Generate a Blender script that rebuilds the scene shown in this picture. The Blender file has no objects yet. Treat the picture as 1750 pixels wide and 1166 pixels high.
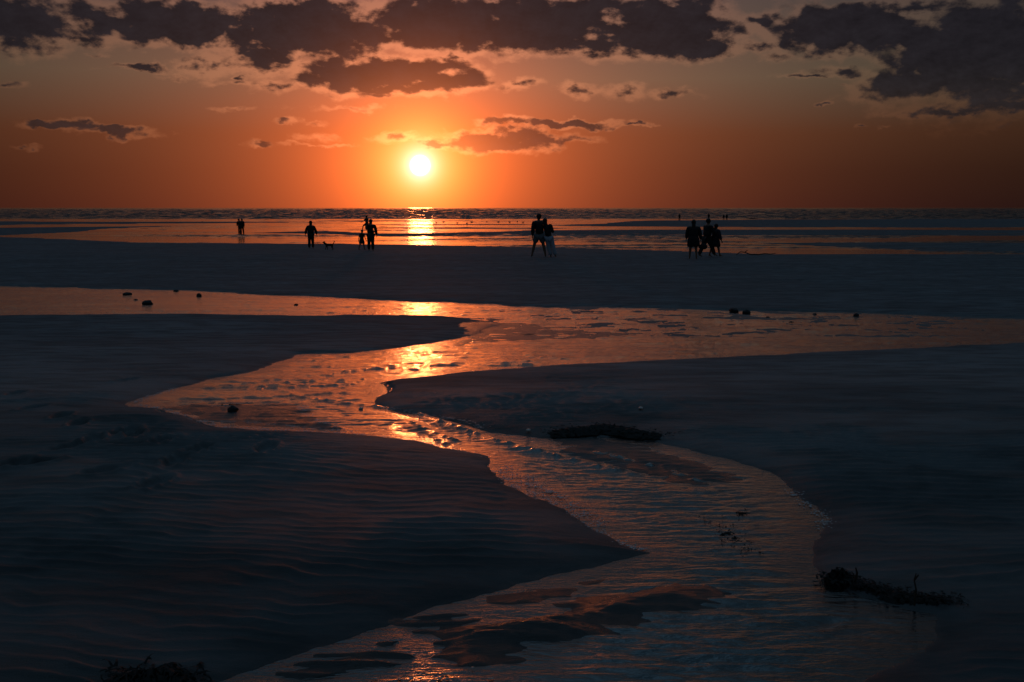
import bpy, math, random
import numpy as np
from mathutils import Vector, Matrix, Euler

random.seed(7)
rng = np.random.default_rng(7)
SC = bpy.context.scene
COL = SC.collection
PI = math.pi

# ------------------------------------------------------------------ camera
FPX = 1701.0                      # focal length in photo pixels (35 mm lens)
CAMH = 2.1
PITCH = math.atan((583.0 - 355.0) / FPX)
cam_d = bpy.data.cameras.new('camera')
cam_d.lens = 35.0
cam_d.sensor_width = 36.0
cam_d.clip_start = 0.1
cam_d.clip_end = 90000.0
cam = bpy.data.objects.new('camera', cam_d)
COL.objects.link(cam)
cam.location = (0, 0, CAMH)
cam.rotation_euler = (math.radians(90) - PITCH, 0, 0)
SC.camera = cam


def ray(px, py):
    u = (px - 875.0) / FPX
    v = (583.0 - py) / FPX
    cp, sp = math.cos(PITCH), math.sin(PITCH)
    return Vector((u, cp + v * sp, -sp + v * cp))


def angles(px, py):
    d = ray(px, py).normalized()
    return math.atan2(d.x, d.y), math.asin(d.z)


SUN_AZ, SUN_EL = angles(718, 283)

# ------------------------------------------------------------------ view
SC.view_settings.view_transform = 'Standard'
SC.view_settings.look = 'None'
SC.view_settings.exposure = 0.0
SC.view_settings.gamma = 1.0
SC.view_settings.use_curve_mapping = False
SC.cycles.max_bounces = 5
SC.cycles.diffuse_bounces = 2
SC.cycles.glossy_bounces = 3
SC.cycles.caustics_reflective = False
SC.cycles.caustics_refractive = False


# ------------------------------------------------------------------ node helper
class NT:
    def __init__(self, tree):
        self.t = tree

    def _in(self, sock, v):
        if isinstance(v, bpy.types.NodeSocket):
            self.t.links.new(v, sock)
        elif v is not None:
            sock.default_value = v

    def node(self, kind, ins=None, out=0, **props):
        n = self.t.nodes.new(kind)
        for k, v in props.items():
            setattr(n, k, v)
        for k, v in (ins or {}).items():
            self._in(n.inputs[k], v)
        return n.outputs[out] if out is not None else n

    def m(self, op, a, b=None, c=None, clamp=False):
        ins = {0: a}
        if b is not None:
            ins[1] = b
        if c is not None:
            ins[2] = c
        return self.node('ShaderNodeMath', ins, operation=op, use_clamp=clamp)

    def vm(self, op, a, b=None, out=0):
        n = self.t.nodes.new('ShaderNodeVectorMath')
        n.operation = op
        self._in(n.inputs[0], a)
        if b is not None:
            self._in(n.inputs[3 if op == 'SCALE' else 1], b)
        return n.outputs[out]

    def mapr(self, v, a, b, c=0.0, d=1.0, kind='SMOOTHSTEP'):
        return self.node('ShaderNodeMapRange', {0: v, 1: a, 2: b, 3: c, 4: d}, interpolation_type=kind)

    def noise(self, vec, scale, detail=4.0, rough=0.5, dist=0.0, lac=2.0, out=0):
        return self.node('ShaderNodeTexNoise', {'Vector': vec, 'Scale': scale, 'Detail': detail,
                                                'Roughness': rough, 'Distortion': dist, 'Lacunarity': lac}, out=out)

    def mix(self, f, a, b):
        n = self.t.nodes.new('ShaderNodeMix')
        n.data_type = 'RGBA'
        self._in(n.inputs[0], f)
        self._in(n.inputs[6], a)
        self._in(n.inputs[7], b)
        return n.outputs[2]

    def ramp(self, f, stops):
        n = self.t.nodes.new('ShaderNodeValToRGB')
        self._in(n.inputs[0], f)
        cr = n.color_ramp
        while len(cr.elements) < len(stops):
            cr.elements.new(0.5)
        for e, (p, c) in zip(cr.elements, stops):
            e.position = p
            e.color = (c[0], c[1], c[2], 1)
        return n.outputs[0]


# ------------------------------------------------------------------ world: dusk sky with clouds
world = bpy.data.worlds.new('World')
SC.world = world
world.use_nodes = True
wt = world.node_tree
wt.nodes.clear()
W = NT(wt)
dirv = W.node('ShaderNodeTexCoord', out='Generated')
sep = W.node('ShaderNodeSeparateXYZ', {0: dirv}, out=None)
dx, dy, dz = sep.outputs
az = W.m('ARCTAN2', dx, dy)
el = W.m('ARCSINE', dz)
A = W.m('MULTIPLY', az, FPX)            # degrees of arc in units of 1/FPX rad
E = W.m('MULTIPLY', el, FPX)
P0 = W.node('ShaderNodeCombineXYZ', {0: A, 1: E, 2: 0.0})


def pw(px, py):
    a, e = angles(px, py)
    return a * FPX, e * FPX


SX, SY = pw(718, 283)
sund = Vector((math.sin(SUN_AZ) * math.cos(SUN_EL), math.cos(SUN_AZ) * math.cos(SUN_EL), math.sin(SUN_EL)))
cosr = W.vm('DOT_PRODUCT', dirv, tuple(sund), out='Value')
R = W.m('MULTIPLY', W.m('ARCCOSINE', W.m('MINIMUM', cosr, 0.9999999)), FPX)


def expo(x, s):
    return W.m('EXPONENT', W.m('MULTIPLY', x, -1.0 / s))


def gauss(x, s):
    y = W.m('MULTIPLY', x, 1.0 / s)
    return W.m('EXPONENT', W.m('MULTIPLY', W.m('MULTIPLY', y, y), -1.0))


def csc(col, f):
    return W.vm('SCALE', tuple(col), f)


# clear-sky colour by height over the horizon (evening gradient)
eln = W.m('MULTIPLY', E, 1.0 / 2672.0, clamp=True)           # 0 horizon .. 1 zenith
amb = W.ramp(eln, [(0.0, (.017, .010, .010)), (.022, (.030, .015, .0105)), (.045, (.060, .028, .014)),
                   (.078, (.084, .078, .051)), (.125, (.062, .062, .056)), (.20, (.040, .045, .050)), (.34, (.042, .066, .088)),
                   (.58, (.075, .155, .235)), (1.0, (.078, .178, .280))])
# the evening glow is widest around the sun's side of the sky
sideR = W.m('ABSOLUTE', W.m('SUBTRACT', A, SX + 60))
side = W.m('ADD', W.m('MULTIPLY', gauss(sideR, 680), 0.72), 0.44)
amb = W.vm('SCALE', amb, side)
# squash the glow: it is wider than high
dX = W.m('MULTIPLY', W.m('SUBTRACT', A, SX), 1.0)
dY = W.m('MULTIPLY', W.m('SUBTRACT', E, SY), 1.75)
Rq = W.m('MAXIMUM', W.m('SQRT', W.m('ADD', W.m('MULTIPLY', dX, dX), W.m('MULTIPLY', dY, dY))), R)
g1 = csc((.84, .142, .034), expo(Rq, 225))
g2 = csc((3.6, 0.50, 0.04), expo(R, 72))
g2b = csc((0.6, .25, 0.04), gauss(R, 74))
g3 = csc((3.0, 2.3, 2.6), expo(R, 12.5))
disc = csc((5, 2.6, 1.2), W.mapr(R, 19.0, 13.0))
glow = W.vm('ADD', W.vm('ADD', g1, g2), W.vm('ADD', g2b, g3))
sky = W.vm('ADD', amb, glow)

# clouds: banks given by centre and size in degrees of arc, broken up by noise
NS = W.node('ShaderNodeCombineXYZ', {0: W.m('MULTIPLY', A, 0.01), 1: W.m('MULTIPLY', E, 0.017), 2: 0.0})
warp = W.noise(NS, 1.7, 5, .6, out='Color')
warpv = W.vm('MULTIPLY', W.vm('SUBTRACT', warp, (.5, .5, .5)), (60, 40, 0))
P = W.vm('ADD', P0, warpv)
fb = W.noise(NS, 2.3, 8, .57)
fb2 = W.noise(NS, 9.0, 6, .6)
tos = W.vm('NORMALIZE', W.vm('SUBTRACT', (SX, SY, 0), P0))
fbs = W.noise(W.vm('ADD', NS, W.vm('MULTIPLY', tos, (.13, .17, 0))), 2.3, 8, .57)
lit = W.m('SUBTRACT', fb, fbs)
rimn = W.noise(NS, .9, 3, .6)
BL = [
    (20, 35, 165, 55, 1.1), (128, 62, 62, 19, .8), (215, 20, 70, 30, .5), (300, 42, 150, 46, 1.4), (400, 60, 60, 45, .8),
    (375, 112, 80, 24, .55), (240, 118, 62, 6, .6), (300, 128, 30, 7, .4), (530, 50, 140, 58, 1.5), (485, 15, 90, 25, .8), (640, 60, 60, 45, .9),
    (760, 40, 160, 60, 1.5), (910, 42, 180, 58, 1.5), (1000, 10, 90, 30, .9), (1140, 48, 140, 62, 1.5), (1210, 80, 70, 28, .9),
    (1295, 78, 46, 15, .7), (1290, 35, 60, 18, .7), (1380, 40, 60, 45, .9), (1450, 50, 150, 46, 1.5), (1590, 70, 90, 45, 1.0),
    (1690, 90, 190, 112, 1.3), (1560, 150, 110, 38, .9), (1640, 190, 140, 11, .8), (1720, 178, 120, 22, .9), (1560, 10, 150, 15, .8), (1700, 25, 130, 25, .9),
    (1440, 122, 62, 14, .55), (1385, 132, 55, 5, .6), (1455, 145, 25, 5, .5),
    (450, 95, 80, 40, .9), (720, 62, 120, 34, .9), (1030, 78, 80, 26, .9), (1240, 50, 80, 36, .75), (1350, 62, 60, 26, .7), (160, 30, 120, 34, .8), (1600, 120, 80, 60, 1.0),
    (670, 130, 185, 38, 1.4), (600, 118, 95, 34, .8), (790, 140, 65, 22, .8), (540, 135, 45, 26, .8),
    (465, 148, 48, 13, .42), (515, 113, 32, 9, .4), (880, 145, 70, 10, .40), (985, 153, 52, 14, .45), (1073, 158, 42, 19, .62), (1145, 160, 60, 10, .42),
    (770, 103, 30, 9, .7), (640, 163, 90, 10, .42), (410, 144, 55, 6, .38), (405, 134, 16, 6, .7),
    (678, 237, 44, 13, .62), (740, 241, 50, 11, .55), (860, 240, 125, 25, 1.05), (960, 211, 130, 9, .95), (880, 208, 80, 10, .7), (925, 238, 95, 9, .62), (1090, 214, 30, 4, .6),
    (95, 212, 56, 10, .95), (150, 217, 46, 9, .85), (212, 225, 68, 12, 1.0), (445, 247, 28, 9, .6), (60, 252, 16, 5, .5), (32, 250, 16, 5, .5),
    (540, 232, 34, 9, .38), (492, 207, 22, 5, .38), (400, 185, 40, 4, .34), (535, 208, 22, 5, .34), (550, 246, 60, 3, .34), (160, 95, 22, 5, .32), (8, 150, 22, 6, .38),
    (1407, 174, 13, 4, .7), (1478, 216, 10, 3, .5), (1510, 219, 10, 3, .5), (1330, 95, 40, 14, .5), (590, 187, 60, 4, .28),
]
F = None
for (bx, by, rx, ry, s) in BL:
    cx, cy = pw(bx, by)
    q = W.vm('LENGTH', W.vm('MULTIPLY', W.vm('SUBTRACT', P, (cx, cy, 0)), (1 / rx, 1 / ry, 0)), out='Value')
    v = W.m('MULTIPLY_ADD', q, -s, s)
    F = v if F is None else W.node('ShaderNodeMath', {0: F, 1: v, 2: .12}, operation='SMOOTH_MAX')
# cloud cover above and beside the picture carries on as broken banks
lowf = W.noise(NS, .33, 3, .5)
hi = W.mapr(E, 330, 560)
fg = W.m('ADD', W.m('MULTIPLY', W.m('SUBTRACT', lowf, .52), 5.0), W.m('MULTIPLY_ADD', hi, 1.6, -1.75))
F = W.m('MAXIMUM', W.m('MAXIMUM', F, -1.5), fg)
D = W.m('ADD', F, W.m('MULTIPLY', W.m('SUBTRACT', fb, .49), 1.12))
D = W.m('ADD', D, W.m('MULTIPLY', W.m('SUBTRACT', fb2, .5), .22))
cover = W.mapr(D, -.07, .34)
Dt = W.m('SUBTRACT', D, W.m('MULTIPLY', W.mapr(rimn, .38, .62), .30))
Dt = W.m('SUBTRACT', Dt, W.m('MULTIPLY', lit, 1.7))
thick = W.mapr(Dt, .0, .42)
rimc = W.vm('ADD', W.vm('SCALE', sky, 1.0), W.vm('ADD', csc((.085, .032, .015), gauss(R, 700)), csc((.75, .25, .095), expo(R, 150))))
shade = W.m('ADD', W.m('MULTIPLY_ADD', fb2, .7, -.15), W.m('MULTIPLY', fb, 1.6))
darkc = W.vm('ADD', W.vm('SCALE', csc((.0108, .0096, .0116), W.m('ADD', 1.0, 0.0)), shade),
             W.vm('ADD', csc((.014, .0045, .003), gauss(R, 420)), csc((.58, .125, .028), gauss(R, 143))))
darkc = W.vm('ADD', darkc, W.vm('SCALE', glow, .045))
darkc = W.vm('ADD', darkc, W.vm('SCALE', sky, W.mapr(E, 40, 235, .36, .0)))      # haze in front of the far clouds
cc = W.mix(thick, rimc, darkc)
final = W.mix(W.m('MULTIPLY', cover, .985), sky, cc)
final = W.vm('ADD', final, disc)
# below the horizon the world is dark sea haze (never seen past the sea sheet)
final = W.vm('SCALE', final, W.mapr(E, -40, -4, .25, 1.0))
nishi = wt.nodes.new('ShaderNodeTexSky')
nishi.sky_type = 'NISHITA'
nishi.sun_disc = False
nishi.sun_elevation = SUN_EL
nishi.sun_rotation = SUN_AZ
nishi.air_density = 1.0
nishi.dust_density = 2.0
nishi.ozone_density = 2.0
out = wt.nodes.new('ShaderNodeOutputWorld')
# the physical dusk sky, dimmed and cooled as after the last colour correction, plus the glow and the clouds
allsky = W.vm('ADD', W.vm('SCALE', final, 10.0), W.vm('MULTIPLY', nishi.outputs[0], (.008, .010, .022)))
bg = W.node('ShaderNodeBackground', {'Color': allsky, 'Strength': 0.1})
wt.links.new(bg, out.inputs[0])
world.cycles.sampling_method = 'MANUAL'
world.cycles.sample_map_resolution = 2048

# ------------------------------------------------------------------ sun
sl = bpy.data.lights.new('sun', 'SUN')
sl.energy = 0.032
sl.angle = math.radians(1.4)
sl.color = (1.0, 0.23, 0.05)
so = bpy.data.objects.new('sun', sl)
COL.objects.link(so)
so.rotation_euler = (-sund).to_track_quat('-Z', 'Y').to_euler()


# ------------------------------------------------------------------ helpers
def tag(o, label=None, cat=None, group=None, kind=None):
    if label:
        o['label'] = label
    if cat:
        o['category'] = cat
    if group:
        o['group'] = group
    if kind:
        o['kind'] = kind
    return o


def link(name, me, mat=None, parent=None):
    o = bpy.data.objects.new(name, me)
    COL.objects.link(o)
    if mat is not None:
        me.materials.clear()
        me.materials.append(mat)
    if parent is not None:
        o.parent = parent
    return o


def np_mesh(name, verts, quads, smooth=True):
    me = bpy.data.meshes.new(name)
    nv, nq = len(verts), len(quads)
    me.vertices.add(nv)
    me.vertices.foreach_set('co', verts.astype(np.float32).ravel())
    me.loops.add(nq * 4)
    me.loops.foreach_set('vertex_index', quads.astype(np.int32).ravel())
    me.polygons.add(nq)
    me.polygons.foreach_set('loop_start', (np.arange(nq) * 4).astype(np.int32))
    me.polygons.foreach_set('loop_total', np.full(nq, 4, np.int32))
    if smooth:
        me.polygons.foreach_set('use_smooth', np.ones(nq, bool))
    me.update()
    return me


_perm = np.random.default_rng(3).permutation(256).astype(np.int32)
_perm = np.concatenate([_perm, _perm])
_ga = np.random.default_rng(4).uniform(0, 2 * PI, 256)
_gx, _gy = np.cos(_ga).astype(np.float32), np.sin(_ga).astype(np.float32)


def perlin(x, y):
    xi = np.floor(x).astype(np.int32)
    yi = np.floor(y).astype(np.int32)
    xf = (x - xi).astype(np.float32)
    yf = (y - yi).astype(np.float32)
    xi &= 255
    yi &= 255
    u = xf * xf * xf * (xf * (xf * 6 - 15) + 10)
    v = yf * yf * yf * (yf * (yf * 6 - 15) + 10)

    def g(ix, iy, fx, fy):
        h = _perm[_perm[ix & 255] + (iy & 255)]
        return _gx[h] * fx + _gy[h] * fy
    a = g(xi, yi, xf, yf)
    b = g(xi + 1, yi, xf - 1, yf)
    c = g(xi, yi + 1, xf, yf - 1)
    d = g(xi + 1, yi + 1, xf - 1, yf - 1)
    return ((a + u * (b - a)) * (1 - v) + (c + u * (d - c)) * v) * 1.5


def fbm(x, y, sx, sy, oct=4, gain=.5, seed=0.0):
    s = np.zeros_like(x, dtype=np.float32)
    a, f = 1.0, 1.0
    for i in range(oct):
        s += a * perlin(x * sx * f + seed + 17.3 * i, y * sy * f + seed * 1.7 + 9.1 * i)
        a *= gain
        f *= 2.03
    return s


def sstep(x, a, b):
    t = np.clip((x - a) / (b - a), 0, 1)
    return t * t * (3 - 2 * t)


# ------------------------------------------------------------------ lie of the beach
Y1, Y2, ZL = 45.0, 73.0, -0.60      # the sand falls from y=Y1 to the lagoon at y=Y2
ZS = -0.035                         # level of the near stream


# the near sand is level, runs down past the bend of the stream, then lies flat up to Y1
BZ_Y = [2.0, 6.2, 14.0, 30.0, Y1, Y2, 1e9]
BZ_Z = [0.82, 0.80, 0.35, 0.0, 0.0, ZL - 0.02, ZL - 0.02]


def base_z(y):
    y = np.asarray(y, dtype=float)
    acc_ = 0.0
    for kk in (.86, .93, 1.0, 1.07, 1.14):
        acc_ = acc_ + np.interp(np.where(y < 38, y * kk, y), BZ_Y, BZ_Z)
    return acc_ / 5


def ground(px, py, z=None):
    d = ray(px, py)
    zz = 0.0 if z is None else z
    for _ in range(60):
        t = (CAMH - zz) / (-d.z)
        if z is not None:
            break
        zz = 0.5 * zz + 0.5 * float(base_z(t * d.y))
    return Vector((d.x * t, d.y * t, zz))


def poly_world(pts):
    return np.array([ground(x, y)[:2] for x, y in pts], dtype=np.float64)


def signed_dist(X, Y, poly):
    """positive outside, negative inside"""
    n = len(poly)
    d2 = np.full(X.shape, 1e18)
    inside = np.zeros(X.shape, bool)
    for i in range(n):
        ax, ay = poly[i]
        bx, by = poly[(i + 1) % n]
        ex, ey = bx - ax, by - ay
        wx, wy = X - ax, Y - ay
        t = np.clip((wx * ex + wy * ey) / (ex * ex + ey * ey + 1e-12), 0, 1)
        dd = (wx - ex * t) ** 2 + (wy - ey * t) ** 2
        np.minimum(d2, dd, out=d2)
        c = ((ay <= Y) & (by > Y)) | ((by <= Y) & (ay > Y))
        if c.any():
            xi = ax + (Y - ay) * (ex / (ey if abs(ey) > 1e-12 else 1e-12))
            inside ^= c & (X < xi)
    d = np.sqrt(d2)
    return np.where(inside, -d, d)


STREAM = [(-4000, 470), (-200, 484), (0, 487), (100, 489), (200, 492), (330, 494), (440, 501), (560, 505), (680, 512), (780, 514), (850, 518),
          (930, 523), (1000, 521), (1180, 526), (1330, 530), (1480, 532), (1600, 537), (1750, 542), (1950, 546), (5000, 560),
          (5000, 540), (5000, 572), (1950, 577), (1750, 583), (1640, 587), (1500, 594), (1400, 598), (1250, 606), (1100, 612), (960, 618), (850, 626),
          (760, 634), (700, 639), (665, 644), (655, 648), (664, 654), (648, 668), (636, 682), (660, 690), (700, 697), (740, 703),
          (790, 712), (830, 725), (880, 735), (940, 741), (1000, 737), (1060, 738), (1110, 744), (1180, 757), (1240, 772), (1310, 797),
          (1350, 825), (1390, 858), (1415, 872), (1405, 892), (1395, 920), (1398, 950), (1410, 975), (1470, 1000), (1540, 1015),
          (1600, 1030), (1618, 1042), (1600, 1070), (1560, 1100), (1500, 1140), (1440, 1185), (1350, 1300), (1250, 1700),
          (-200, 1700), (150, 1300), (330, 1168), (400, 1140), (480, 1110), (560, 1085), (620, 1065), (680, 1045), (740, 1022), (800, 1010), (860, 995),
          (930, 975), (1000, 955), (1060, 940), (1110, 930), (1060, 915), (1010, 890), (970, 860), (930, 840), (870, 815), (850, 790),
          (830, 770), (770, 758), (700, 742), (640, 735), (560, 730), (500, 727), (430, 724), (370, 722), (320, 705), (280, 692),
          (232, 686), (228, 680), (250, 670), (300, 655), (380, 638), (440, 627), (490, 608), (520, 600), (600, 598), (680, 590),
          (740, 583), (790, 572), (835, 560), (870, 550), (800, 541), (740, 537), (660, 535), (560, 537), (440, 536), (300, 534),
          (150, 535), (0, 536), (-200, 538), (-4000, 550)]
# sandbars standing out of the stream: outline, crest height above the water
BARS = [
    ([(748, 1098), (744, 1082), (790, 1060), (850, 1040), (920, 1025), (1000, 1010), (1080, 985), (1150, 975), (1220, 980), (1262, 995), (1240, 1012),
      (1190, 1020), (1130, 1035), (1060, 1050), (1000, 1065), (930, 1085), (880, 1097), (820, 1104)], .042),
    ([(490, 1133), (540, 1112), (600, 1103), (680, 1103), (690, 1106), (640, 1119), (560, 1134), (510, 1142)], .014),
    ([(760, 1052), (800, 1040), (835, 1036), (815, 1046), (775, 1056)], .012),
    ([(700, 1048), (740, 1038), (800, 1030), (826, 1033), (770, 1042), (715, 1053)], .010),
    ([(640, 1084), (660, 1076), (680, 1078), (668, 1088), (648, 1092)], .012),
    ([(755, 1078), (790, 1062), (830, 1050), (800, 1068), (768, 1082)], .010),
    ([(860, 1012), (920, 1000), (985, 985), (1040, 972), (1000, 988), (930, 1006), (880, 1017)], .012),
    ([(280, 688), (330, 681), (420, 678), (500, 680), (518, 688), (525, 700), (560, 716), (585, 724), (520, 722), (430, 718), (350, 712), (310, 698)], .008),
    ([(960, 741), (1020, 739), (1080, 748), (1160, 770), (1240, 792), (1258, 799), (1235, 814), (1190, 812), (1100, 790), (1010, 762)], .006),
    ([(790, 552), (870, 547), (930, 552), (1010, 562), (1100, 566), (1020, 574), (900, 578), (820, 582), (760, 590), (800, 574)], .006),
]
SHORE = [(-9000, 330 + 40), (-4000, 393), (-800, 398), (-200, 402), (0, 405), (60, 407), (120, 410), (210, 414), (300, 416), (440, 416.5), (600, 417.5), (700, 419), (800, 420),
         (900, 422), (1000, 424), (1100, 427), (1200, 430), (1300, 434), (1450, 437.5), (1600, 442), (1750, 447), (1950, 452), (3000, 470), (5000, 480)]
FARBARS = [
    [(-1500, 393), (-200, 391), (0, 389.6), (150, 388), (270, 387), (330, 386.6), (260, 389), (190, 391), (150, 395), (100, 399), (0, 403), (-200, 406), (-1500, 410)],
    [(-1500, 378), (-200, 378.5), (0, 378.7), (200, 379.6), (340, 379.4), (620, 379), (480, 381), (330, 382.2), (150, 383.6), (0, 385), (-200, 386), (-1500, 388)],
    [(415, 398.6), (500, 396.2), (560, 395), (600, 397), (650, 399.5), (700, 399), (780, 398), (860, 396.2), (900, 394), (1000, 393.5),
     (1200, 393), (1500, 393), (1750, 394), (3500, 394), (3500, 404), (1750, 403.5), (1500, 403.5), (1200, 403.5), (1000, 404),
     (900, 404.5), (750, 405.2), (660, 405), (600, 403), (560, 401), (500, 399.4)],
    [(560, 390.4), (640, 389.4), (700, 389), (820, 389.2), (930, 390.2), (1010, 391.2), (900, 391.8), (760, 391.6), (640, 391.2)],
    [(900, 386.3), (1020, 383), (1050, 380), (1100, 377.4), (1300, 375.6), (1500, 374.8), (3500, 374), (3500, 390), (1500, 389.6), (1300, 389), (1150, 388), (1060, 387.4)],
    [(1260, 416.6), (1400, 415), (1600, 415.5), (3500, 419), (3500, 430), (1750, 426), (1600, 424), (1450, 421.4), (1350, 419)],
    [(1350, 428.6), (1500, 430), (1750, 434), (3500, 450), (3500, 456), (1750, 437.6), (1500, 432.6), (1400, 430.4)],
    [(560, 384.2), (700, 384.0), (860, 383.4), (960, 384.4), (840, 385.2), (680, 385.4)],
    [(480, 377.4), (640, 377.2), (780, 377.3), (1000, 378), (860, 378.7), (700, 378.6), (560, 378.4)],
    [(520, 393.0), (600, 392.6), (700, 393.2), (790, 394.2), (700, 394.6), (600, 394.2)],
]
FOOT = [(27, 672, .3), (49, 684, -.3), (57, 697, .2), (105, 711, .35), (134, 724, .4), (213, 737, .2), (229, 741, .4), (217, 648, .1), (280, 752, .2),
        (185, 806, 0), (265, 827, .2), (60, 794, 0), (22, 795, .2), (300, 789, .3), (340, 768, .2), (120, 765, .1), (160, 752, .4), (455, 705 + 60, .3)]
SHEAR = [
    [(470, 655), (500, 668), (560, 677), (640, 685), (700, 693), (760, 712), (850, 742), (960, 770), (1060, 792), (1160, 812), (1200, 820)],
    [(520, 640), (600, 628), (700, 620), (800, 617), (880, 618), (960, 617), (1060, 614)],
    [(1000, 758), (1080, 775), (1150, 795), (1220, 818)],
    [(690, 705), (720, 722), (745, 740), (790, 755)],
    [(705, 715), (760, 735), (800, 752)],
]


def near_height(X, Y):
    """height of the sand and signed distance to the stream for points with Y < 45"""
    wob = fbm(X, Y, 1.3, 1.3, 4, .55, 3.1) * .09 + fbm(X, Y, 5, 5, 2, .5, 8.2) * .02
    wob *= np.clip(Y / 12, .5, 2.2)
    wob = wob + fbm(X, Y, 14, 14, 2, .5, 8.8) * .010
    sd = signed_dist(X, Y, poly_world(STREAM)) + wob
    inside = 1 - sstep(sd, -.15, .05)
    und = fbm(X, Y, .22, .30, 3, .5, 1.0) * .018 + fbm(X, Y, 1.6, 2.2, 3, .5, 5.0) * .0045
    # land side
    land = 0.0 - (-ZS) * np.exp(-np.clip(sd, 0, 50) / .16) + und * sstep(sd, .05, .9) + .016 * (sstep(sd, .03, .07) - .75) * sstep(fbm(X, Y, .6, .6, 2, .5, 44.0), -.25, .2) * np.exp(-np.clip(sd, 0, 50) / .8) * (sd > .03) * sstep(Y, 5.0, 6.5)
    # bed
    bed = ZS - .004 - .045 * (1 - np.exp(np.clip(sd, -50, 0) / .35))
    z = np.where(sd > 0, land, bed)
    # mottled emergent patches in the wide upper reach and in the left branch
    ridg = fbm(X, Y, 1.15, 1.25, 5, .62, 21.0)
    px = X / Y * FPX + 875
    reach = sstep(px, 700, 1000) * (1 - sstep(Y, 20.5, 22.0)) * sstep(Y, 12.2, 13.6) * (1 - .35 * sstep(px, 1250, 1900))
    reach = np.maximum(reach, .45 * (1 - sstep(px, 700, 1000)) * sstep(Y, 10.0, 11.5))
    reach = np.maximum(reach, .75 * sstep(px, 650, 800) * (1 - sstep(px, 950, 1000)) * sstep(Y, 14.5, 15.5) * (1 - sstep(Y, 18.6, 19.6)))
    lb = (1 - sstep(px, 1040, 1180)) * (1 - sstep(Y, 4.5, 4.9))
    pert = np.where(ridg > .20, .0105 * (1 - np.exp(-(ridg - .20) / .10)), -.002) * reach
    pert2 = np.where(fbm(X, Y, 1.6, 5.5, 4, .6, 31.0) > .34, .016, 0) * lb * sstep(-sd, .10, .30)
    bedlift = (z - (ZS - .004)) * np.clip(reach * 1.2, 0, 1)
    z = np.where(sd < 0, z - bedlift + pert + pert2, z)
    # bars
    wetbar = np.zeros_like(z)
    for pts, hh in BARS:
        pwd = poly_world(pts)
        x0, y0 = pwd.min(0) - 1
        x1, y1 = pwd.max(0) + 1
        mk = (X > x0) & (X < x1) & (Y > y0) & (Y < y1)
        if not mk.any():
            continue
        xs, ys = X[mk], Y[mk]
        s2 = signed_dist(xs, ys, pwd) + wob[mk] * .8 + fbm(xs, ys, 1.6, 5.5, 3, .5, 12.0) * .07
        up = ZS + hh * (1 - np.exp(np.clip(s2, -9, 0) / .16)) + fbm(xs, ys, 4, 22, 4, .65, 15.0) * .0045 * sstep(-s2, 0, .1)
        dn = ZS - .02 * (1 - np.exp(-np.clip(s2, 0, 9) / .12))
        z[mk] = np.where(s2 < 0, np.maximum(up, z[mk]), np.where(z[mk] > ZS, z[mk], np.maximum(z[mk], dn)))
        wetbar[mk] = np.maximum(wetbar[mk], (s2 < 0.02) * 1.0)
    # current ripples in the sand
    rm = .15 + .85 * sstep(fbm(X, Y, .8, 1.1, 4, .55, 40.0) + .30, 0, .8)
    rm *= (1 - sstep(Y, 6.5, 11.5))
    rm *= 1 - .75 * sstep(px, 1000, 1300) * sstep(Y, 5.4, 7.0)
    wv = fbm(X, Y, .7, .9, 3, .55, 50.0) * .9 + fbm(X, Y, 3.4, 2.2, 3, .55, 60.0) * .22
    lam = .078
    ph = (Y * (1 + .02 * np.sin(X * .8)) + X * .05) / lam + wv * 1.6
    s = .5 + .5 * np.sin(2 * PI * ph)
    rip = (s ** 2.6 - .3) * .0115
    rip2 = (.5 + .5 * np.sin(2 * PI * (ph * .93 + 2.2 * fbm(X, Y, 1.5, 1.1, 2, .5, 77.0)))) * .0026
    tong = wetbar * .8
    amp = np.where(sd > 0, rm * sstep(sd, 0, .35), np.maximum(.22 * rm, tong * rm))
    z = z + (rip + rip2) * amp
    # footprints
    for fx, fy, fa in FOOT:
        g = ground(fx, fy)
        mk = (abs(X - g.x) < .4) & (abs(Y - g.y) < .4)
        a = fa * 2.2 + .9
        ux = (X[mk] - g.x) * math.cos(a) + (Y[mk] - g.y) * math.sin(a)
        uy = -(X[mk] - g.x) * math.sin(a) + (Y[mk] - g.y) * math.cos(a)
        q = np.sqrt((ux / .13) ** 2 + (uy / .055) ** 2)
        z[mk] += -.026 * (1 - sstep(q, .55, 1.05)) + .009 * np.exp(-((q - 1.25) / .22) ** 2)
    return z + base_z(Y), sd, wetbar


# fan-shaped grid, dense where the beach is near
rows_py = np.concatenate([np.linspace(1700, 1185, 60, endpoint=False), np.linspace(1185, 545, 570, endpoint=False),
                          np.linspace(545, 372.6, 215)])
rows_y = np.array([ground(875, p).y for p in rows_py])
rows_y = np.concatenate([[.5], rows_y, [270.0, 330.0]])
core = np.linspace(-.56, .56, 920)
ext = .56 + np.cumsum(.0015 * 1.19 ** np.arange(34))
cols = np.concatenate([-ext[::-1], core, ext])
YY = np.repeat(rows_y[:, None], len(cols), 1)
XX = cols[None, :] * (YY + 1.6)
nr, nc = YY.shape
ZZ = np.zeros_like(YY)
SDS = np.full_like(YY, 9.0)
WET = np.zeros_like(YY)
nm = rows_y < 46.0
zn, sdn, wb = near_height(XX[nm], YY[nm])
ZZ[nm], SDS[nm] = zn, sdn
WET[nm] = np.maximum(wb, np.exp(-np.clip(sdn, 0, 9) / .035) * .55)
fm = ~nm
xf, yf = XX[fm], YY[fm]
shore = poly_world(SHORE)
shore_y = np.interp(xf / 1.0, shore[np.argsort(shore[:, 0]), 0], shore[np.argsort(shore[:, 0]), 1])
wobf = fbm(xf, yf, .25, .25, 3, .5, 2.0) * .9
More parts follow.
